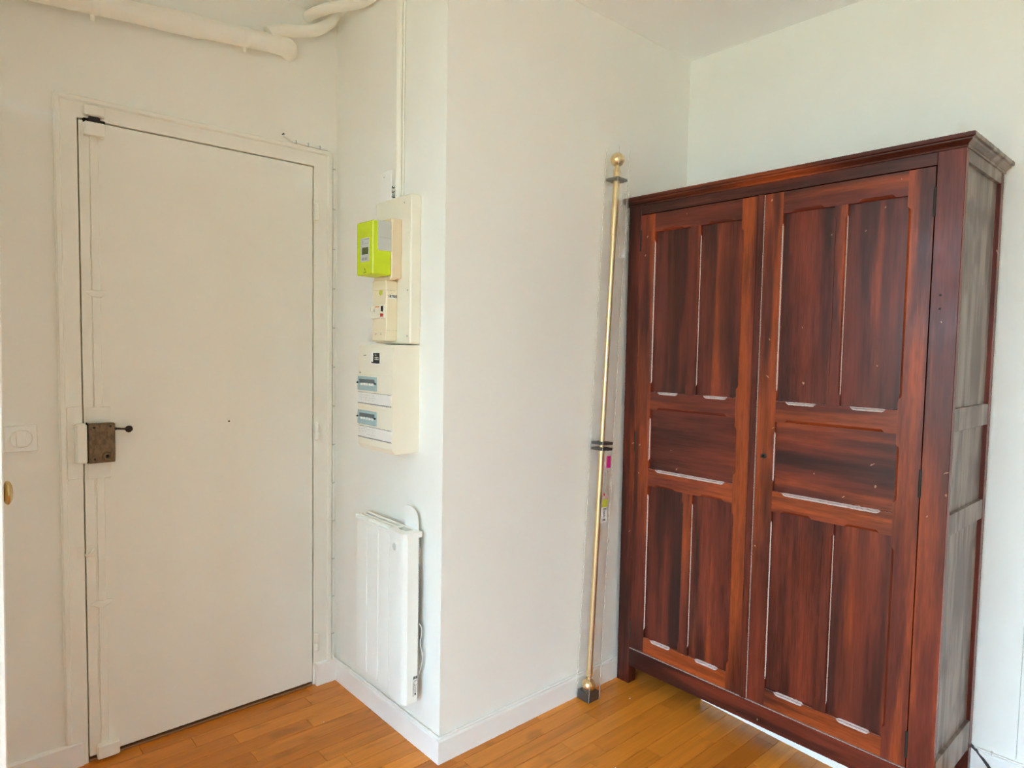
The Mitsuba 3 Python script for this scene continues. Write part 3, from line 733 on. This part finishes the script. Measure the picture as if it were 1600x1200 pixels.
def wardrobe():
    P = 'wardrobe__'
    R_ = random.Random(21)
    tn = lambda c=0.5: min(0.98, max(0.02, R_.gauss(c, 0.13)))
    # carcass posts (their feet stand on the floor)
    sl, sr = (-0.0770, WY0), (WY1, -1.0935)
    wood('wardrobe', box([WX, sl[0], 0.0], [WX + 0.045, sl[1], 1.930], 0.0015), False, 0.22, label='large old red-brown wooden wardrobe with two panelled doors and a moulded cornice', category='wardrobe')
    wood(P + 'post', box([WX, sr[0], 0.0], [WX + 0.026, sr[1], 1.930], 0.0015), False, 0.60)
    wood(P + 'post', box([1.256, WY1, 0.0], [WB, WY1 + 0.035, 1.930], 0.0015), False, 0.35)
    wood(P + 'post', box([1.256, WY0 - 0.035, 0.0], [WB, WY0, 1.930], 0.0015), False, 0.35)
    wood(P + 'top_rail', box([WX, sr[1], 1.8915], [WX + 0.024, sl[0], 1.930], 0.001), True, 0.45)
    wood(P + 'bottom_rail', box([WX - 0.0045, sr[1] + 0.0005, 0.078], [WX + 0.024, sl[0] - 0.0005, 0.1515], 0.0015), True, 0.12)
    add(P + 'rail_ledge', box([WX - 0.0040, sr[1] + 0.001, 0.1512], [WX + 0.004, sl[0] - 0.001, 0.1522]), 'edge_highlight', label='pale painted highlight on the ledge under the doors')
    wood(P + 'bottom_board', box([WX + 0.010, WY1 + 0.012, 0.118], [WB - 0.005, WY0 - 0.012, 0.134]), True, 0.3)
    wood(P + 'top_board', box([WX, WY1, 1.9300], [WB, WY0, 1.9450]), True, 0.3)
    wood(P + 'back_board', box([WB - 0.012, WY1 + 0.03, 0.12], [WB - 0.002, WY0 - 0.03, 1.93]), False, 0.3)
    wood(P + 'end_panel', box([WX + 0.044, WY0 - 0.014, 0.10], [1.258, WY0 - 0.002, 1.93]), False, 0.3)
    # visible end: rails and sunk panels
    ends = [(1.8925, 1.930), (1.1480, 1.2140), (0.8500, 0.9115), (0.0980, 0.1900)]
    for z0, z1 in ends:
        wood(P + 'end_rail', box([WX + 0.026, WY1 + 0.0005, z0], [1.256, WY1 + 0.020, z1], 0.0015), True, 0.5, 'wood_side')
    for (za, zb) in ((1.2140, 1.8925), (0.9115, 1.1480), (0.1900, 0.8500)):
        wood(P + 'end_panel', box([WX + 0.024, WY1 + 0.0115, za - 0.006], [1.258, WY1 + 0.0165, zb + 0.006]), False, tn(), 'wood_side')
    # cornice, mitred round the front and the right end
    prof = [(0.0, 1.926), (0.0035, 1.9270), (0.0050, 1.9310), (0.0035, 1.9345), (0.0060, 1.9360), (0.0100, 1.9390), (0.0150, 1.9420), (0.0170, 1.9450), (0.0175, 1.9475), (0.0235, 1.9485), (0.0250, 1.9510), (0.0250, 1.9590), (0.0230, 1.9610), (0.0, 1.9610)]
    cz = [(o, 1.9260 + (z - 1.926) * 0.98) for o, z in prof]
    m = profile_run([(WB, WY1), (WX, WY1), (WX, -0.0100)][::-1], [(-o, z) for o, z in cz])
    m2 = profile_run([(WX, -0.0035), (WX, WY1), (WB, WY1)][::1], [(o, z) for o, z in cz])
    # choose the run whose profile points outward (towards -x)
    m = m2 if m2.vertices[:, 0].min() < m.vertices[:, 0].min() else m
    cen = m.triangles_center[:, 0]
    wood(P + 'cornice', m.submesh([np.nonzero(cen <= WX + 0.001)[0]], append=True, repair=False), True, 0.42)
    wood(P + 'cornice', m.submesh([np.nonzero(cen > WX + 0.001)[0]], append=True, repair=False), True, 0.42, 'wood_side')
    # doors
    def door(y_lo, y_hi, cols, muntin, hinge_left):
        bd = WX + 0.024
        rows = [(0.2150, 0.8280), (0.8960, 1.1310), (1.2000, 1.8180)]
        zb, zt = 0.1545, 1.8885
        (ya, yb), (yc, yd) = cols          # right-hand column first (more negative y)
        whole = (ya, yd)
        f = WX - 0.0006
        openings_v = [rows[0], rows[1], rows[2]]
        pieces = [bar(True, zb, zt, y_lo, ya, f, bd, (), openings_v), bar(True, zb, zt, yd, y_hi, f, bd, openings_v, ())]
        tones, hz = [tn(0.70), tn(0.70)], [False, False]
        two = [(ya, yb), (yc, yd)]
        rails = [(zb, rows[0][0], (), two), (rows[0][1], rows[1][0], two, [whole]), (rows[1][1], rows[2][0], [whole], two), (rows[2][1], zt, two, ())]
        for b0, b1, o0, o1 in rails:
            pieces.append(bar(False, ya, yd, b0, b1, f, bd, o0, o1))
            tones.append(tn(0.62)); hz.append(True)
        key = wood(fresh(P + 'door'), pieces, hz, tones)
        for r in (rows[0], rows[2]):
            wood(key + '__muntin', bar(True, r[0], r[1], yb, yc, f + 0.0008, bd, [r], [r], cm=0.006), False, tn(0.45))
        for r, cc in ((rows[2], two), (rows[1], [whole]), (rows[0], two)):
            for (p0, p1) in cc[::-1]:
                wood(key + '__panel', box([WX + 0.0125, p0 - 0.005, r[0] - 0.005], [WX + 0.0185, p1 + 0.005, r[1] + 0.005]), len(cc) == 1, tn(0.36))
        for r, cc in ((rows[2], two), (rows[1], [whole]), (rows[0], two)):
            for m in highlight_strip(False, r[0], cc, f, -1, 0.0, 0.40, 0.26) + highlight_strip(False, r[0], cc, f, -1, 0.50, 1.0, 0.0):
                add(key + '__sill_highlight', m, 'edge_highlight', label='pale painted highlight on the moulding edge')
        for m in highlight_strip(True, yd, rows, f, 1):
            add(key + '__stile_highlight', m, 'edge_highlight', label='pale painted highlight on the moulding edge')
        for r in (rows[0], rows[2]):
            for m in highlight_strip(True, yb, [r], f + 0.0008, 1, cm=0.006):
                add(key + '__stile_highlight', m, 'edge_highlight', label='pale painted highlight on the moulding edge')
        yh = y_hi + 0.0003 if hinge_left else y_lo - 0.0003
        for z in (1.790, 0.995, 0.225):
            add(key + '__hinge', [tube([(WX + 0.001, yh, z - 0.040), (WX + 0.001, yh, z + 0.040)], 0.0042, 12)], 'iron_dark', smooth=40, label='dark iron hinge')
        return key
    dl = door(-0.5720, -0.0785, ((-0.5085, -0.3465), (-0.3030, -0.1455)), None, True)
    dr_ = door(-1.0915, -0.5925, ((-1.0240, -0.8590), (-0.8200, -0.6550)), None, False)
    # meeting strip, proud of the left door
    wood(dl + '__meeting_strip', hull([(WX + 0.020, -0.5905, z) for z in (0.1545, 1.8885)] + [(WX - 0.0035, -0.5905, z) for z in (0.1545, 1.8885)] + [(WX - 0.0085, -0.5865, z) for z in (0.1545, 1.8885)]
        + [(WX - 0.0085, -0.5720, z) for z in (0.1545, 1.8885)] + [(WX - 0.004, -0.5655, z) for z in (0.1545, 1.8885)] + [(WX + 0.002, -0.5655, z) for z in (0.1545, 1.8885)] + [(WX + 0.020, -0.5720, z) for z in (0.1545, 1.8885)]), False, 0.30)
    add(dl + '__strip_edge', box([WX - 0.0040, -0.5912, 0.156], [WX + 0.002, -0.5903, 1.887]), 'edge_highlight', label='pale painted highlight on the edge of the meeting strip')
    e = add(dr_ + '__keyhole', lathe([(0.0085, -0.004), (0.0085, 0.0010), (0.0065, 0.0016), (0.0, 0.0016)], [WX - 0.0005, -0.6215, 1.0115], [-1, 0, 0], 18), 'iron_dark', smooth=30, label='dark round keyhole')
    add(dr_ + '__key', [tube([(WX + 0.004, -0.6215, 1.0115), (WX - 0.013, -0.6195, 1.0125)], 0.0024, 10), box([WX - 0.016, -0.6225, 1.0070], [WX - 0.012, -0.6165, 1.0180], 0.001)], 'iron_dark', label='small dark key')
    # two nail heads on the right post
    for z in (1.530, 1.492):
        add(P + 'nail_head', lathe([(0.0035, 0), (0.003, 0.0006), (0, 0.0008)], [WX, -1.118, z], [-1, 0, 0], 10), 'iron_dark')
wardrobe()

def under_board():
    add('white_board', prism([(1.008, -0.340), (0.953, -1.120), (1.20, -1.120), (1.20, -0.340)], 0.0005, 0.048), 'paint_trim', label='white board lying on the floor underneath the wardrobe', category='board')
under_board()

# ================================================================= CURTAIN ROD IN ITS CLEAR BOX
def curtain_rod():
    base, topp = np.array([0.6715, -0.0505, 0.0]), np.array([0.7785, -0.0420, 2.13])
    ew = (topp - base) / np.linalg.norm(topp - base)
    ey = np.array([0, 1.0, 0]); ey = ey - ew * (ey @ ew); ey /= np.linalg.norm(ey)
    ex = np.cross(ey, ew)
    base = base + ew * 0.0015
    Tm = np.eye(4); Tm[:3, 0], Tm[:3, 1], Tm[:3, 2], Tm[:3, 3] = ex, ey, ew, base
    def put(m):
        return m.copy().apply_transform(Tm)
    def lb(lo, hi, b=0.0):
        return put(box(lo, hi, b))
    h = 0.031
    P = 'curtain_rod__'
    ln = 2.13
    add('curtain_rod', put(lathe([(0, 0.112), (0.0112, 0.112), (0.0112, 0.985), (0.0100, 0.987), (0.0100, 1.795), (0.0114, 1.797), (0.0114, 1.800), (0.0100, 1.802), (0.0112, 1.804), (0.0122, 1.806), (0.0122, 1.890), (0.0130, 1.892), (0.0130, 1.896), (0.0122, 1.898), (0.0122, 2.030), (0, 2.030)], [0, 0, 0], [0, 0, 1], 28)),
        'brass', smooth=35, label='long brass curtain rod in clear packaging leaning against the wall beside the wardrobe', category='curtain rod')
    def ball(w0, s):
        pr_ = [(0.0, 0.0)]
        prof = [(0.0125, 0.0), (0.0125, 0.012), (0.0145, 0.013), (0.0145, 0.020), (0.0125, 0.021), (0.0115, 0.026), (0.0080, 0.033), (0.0085, 0.036)]
        r, c = 0.0265, 0.0605
        for a in np.linspace(-1.24, math.pi / 2, 16):
            prof.append((max(0.0, r * math.cos(a)), c + r * math.sin(a)))
        prof = [(a, w0 + s * b) for a, b in prof]
        if s < 0:
            prof = prof[::-1]
        return put(lathe(prof, [0, 0, 0], [0, 0, 1], 32))
    add(P + 'finial', ball(2.030, 1), 'brass', smooth=40, label='brass ball finial')
    add(P + 'finial', ball(0.1145, -1), 'brass', smooth=40, label='brass ball finial')
    # foam pieces
    d = 0.0292
    def foam_plate(w, t, hole):
        outer = manifold3d.Manifold.cube([2 * d, 2 * d, t], True).translate([0, 0, w])
        m = outer - manifold3d.Manifold.cylinder(t * 3, hole, hole, 24, True).translate([0, 0, w])
        mm = m.to_mesh()
        return put(trimesh.Trimesh(mm.vert_properties[:, :3], mm.tri_verts, process=False))
    add(P + 'foam_spacer', foam_plate(2.012, 0.009, 0.0121), 'foam_grey', label='square grey foam spacer')
    add(P + 'foam_spacer', foam_plate(1.000, 0.010, 0.0098), 'foam_black', label='square black foam spacer')
    add(P + 'foam_spacer', foam_plate(0.978, 0.010, 0.0111), 'foam_black', label='square black foam spacer')
    fb = manifold3d.Manifold.cube([2 * d, 2 * d, 0.034], True).translate([0, 0, 0.0175]) - manifold3d.Manifold.sphere(0.0268, 32).translate([0, 0, 0.054])
    mm = fb.to_mesh()
    add(P + 'foam_foot', put(trimesh.Trimesh(mm.vert_properties[:, :3], mm.tri_verts, process=False)), 'foam_black', label='black foam foot block')
    # clear folded box: four single sheets, slightly wavy
    n = 60
    ws = np.linspace(0.0008, ln, n)
    def sheet(side):
        v, f = [], []
        us = np.linspace(-h, h, 5)
        for i, w in enumerate(ws):
            for j, u in enumerate(us):
                bulge = 0.0016 * (meshkit.noise(np.array([w * 9.0 + side * 7, u * 30, side * 3.0])) - 0.5) * (1 if 0 < j < 4 else 0)
                q = {0: (-h + bulge, u), 1: (u, -h + bulge), 2: (h + bulge, u), 3: (u, h + bulge)}[side]
                v.append((*q, w))
        for i in range(n - 1):
            for j in range(4):
                a = i * 5 + j
                f += [[a, a + 1, a + 6], [a, a + 6, a + 5]]
        return trimesh.Trimesh(np.array(v), np.array(f), process=False)
    add(P + 'clear_box', put(trimesh.util.concatenate([sheet(s) for s in range(4)])), 'clear_sheet', smooth=20, label='clear plastic box around the rod')
    for su, sv in ((-1, -1), (1, -1), (-1, 1)):
        add(P + 'clear_box__fold', lb([su * h - 0.0009, sv * h - 0.0009, 0.001], [su * h + 0.0007, sv * h + 0.0007, ln]), 'clear_fold')
    # torn crinkled film near its top right
    gv, gf = [], []
    nu, nw = 9, 30
    for i in range(nw):
        for j in range(nu):
            w = 1.72 + 0.25 * i / (nw - 1); u = -0.006 + 0.046 * j / (nu - 1) * (0.55 + 0.45 * math.sin(math.pi * i / (nw - 1)))
            k = meshkit.fbm(np.array([w * 30, u * 60, 2.0]), 3)
            gv.append((h + 0.004 + 0.012 * (k - 0.5) + 0.12 * max(0, u - 0.02), -h + u * 1.1, w))
    for i in range(nw - 1):
        for j in range(nu - 1):
            a = i * nu + j
            gf += [[a, a + 1, a + nu + 1], [a, a + nu + 1, a + nu]]
    add(P + 'loose_film', put(trimesh.Trimesh(np.array(gv), np.array(gf), process=False)), 'clear_haze', smooth=True, label='crinkled clear film')
    # printed labels on the face towards the room
    def lab(u0, u1, w0, w1, mat, name, t=0.0005, **l):
        return add(P + name, lb([u0, -h - 0.0016 - t, w0], [u1, -h - 0.0012, w1]), mat, **l)
    lab(-0.0130, -0.0050, 0.905, 0.953, 'ink_pink', 'label_edge')
    lab(-0.0050, 0.0190, 0.907, 0.953, 'ink_magenta', 'price_label', label='magenta label')
    s = lab(-0.0170, 0.0170, 0.700, 0.904, 'paper', 'leaflet', 0.0002, label='pale printed strip')
    scene[s]['bsdf'] = {'type': 'ref', 'id': 'mat_clear_sheet'}
    add(P + 'print', [lb([-0.0135, -h - 0.0021, 0.822 + i * 0.0068], [-0.0100, -h - 0.0018, 0.8265 + i * 0.0068]) for i in range(11)] + [lb([0.0020, -h - 0.0021, 0.882], [0.0045, -h - 0.0018, 0.897]), lb([-0.0030, -h - 0.0021, 0.815], [-0.0010, -h - 0.0018, 0.832])], 'ink_grey')
    add(P + 'red_dot', put(lathe([(0.0052, 0), (0.0052, 0.0012), (0, 0.0012)], [-0.0090, -h - 0.0012, 0.8050], [0, -1, 0], 16)), 'ink_red')
    lab(-0.0050, 0.0110, 0.7875, 0.7985, 'ink_pink', 'label_patch')
    lab(-0.0180, 0.0140, 0.7570, 0.7870, 'ink_olive', 'label_patch', label='yellow-green patch')
    w = lab(-0.0200, 0.0135, 0.6990, 0.7565, 'paper', 'barcode_label', label='white label with black print')
    r = random.Random(8)
    bits = [lb([-0.0130 + r.uniform(0, 0.004), -h - 0.0024, 0.7500 - i * 0.0050], [0.0080 + r.uniform(0, 0.004), -h - 0.0018, 0.7525 - i * 0.0050]) for i in range(2)]
    z = 0.7180
    while z < 0.7400:
        t = r.choice([0.0009, 0.0014, 0.0022]); bits.append(lb([-0.0090, -h - 0.0024, z], [0.0030, -h - 0.0018, z + t])); z += t + r.choice([0.0009, 0.0015])
    bits += [lb([-0.0150, -h - 0.0024, 0.7030 + i * 0.0050], [0.0060, -h - 0.0018, 0.7055 + i * 0.0050]) for i in range(2)]
    add(w + '__print', bits, 'ink_black')
curtain_rod()

# ================================================================= SMALL THINGS
def film_on_top():
    n = 34
    xs, ys = np.linspace(1.10, 1.285, n), np.linspace(-0.21, -0.03, n)
    v, f = [], []
    for i, x in enumerate(xs):
        for j, y in enumerate(ys):
            u, w = (i / (n - 1)) * 2 - 1, (j / (n - 1)) * 2 - 1
            e = max(0.0, 1 - (u * u + w * w) ** 1.2)
            z = 1.9475 + 0.072 * e ** 0.6 * (0.55 + 0.9 * meshkit.fbm(np.array([x * 24, y * 24, 1.0]), 4))
            v.append((x, y, z))
    for i in range(n - 1):
        for j in range(n - 1):
            a = i * n + j
            f += [[a, a + 1, a + n + 1], [a, a + n + 1, a + n]]
    add('plastic_film', trimesh.Trimesh(np.array(v), np.array(f), process=False), 'clear_haze', label='crumpled clear plastic film lying on top of the wardrobe near the corner', category='plastic film')

def black_cable():
    pts = [(1.2950, -1.09, 0.125), (1.2950, -1.14, 0.104), (1.2930, -1.175, 0.083), (1.283, -1.212, 0.050), (1.262, -1.245, 0.028), (1.25, -1.29, 0.0075), (1.23, -1.36, 0.0055), (1.20, -1.48, 0.0055), (1.18, -1.70, 0.0055), (1.22, -1.95, 0.0055)]
    add('black_cable', tube(pts, 0.0045, 10, 60), 'rubber_black', smooth=True, label='black power cable coming from behind the wardrobe at its right end', category='cable')

def crumbs():
    r = random.Random(4)
    for (x, y), where in zip(((-0.185, 0.455), (0.80, -0.155), (0.42, -0.395)), ('in front of the radiator', "near the wardrobe's left foot", 'between the corner of the wall and the wardrobe')):
        m = trimesh.creation.icosphere(1, 0.0022)
        m.apply_scale([1.6, 0.8, 0.6]); m.apply_translation([x, y, 0.0012])
        add('paper_scrap', m, 'paper', label='tiny white scrap on the wooden floor ' + where, category='scrap', group='tiny white scraps on the floor')

def surface_wire_right():
    k = add('skirting_wire', tube([(L - 0.006, -1.13, 0.0905), (L - 0.006, -1.5, 0.0905), (L - 0.006, -2.4, 0.0905)], 0.0035, 8, 20), 'paint_trim', smooth=True, label='thin white wire along the skirting right of the wardrobe', category='cable')
    for y in (-1.215, -1.45):
        add(k + '__clip', box([L - 0.012, y - 0.0025, 0.085], [L, y + 0.0025, 0.096], 0.001), 'paint_trim')
film_on_top(); black_cable(); crumbs(); surface_wire_right()
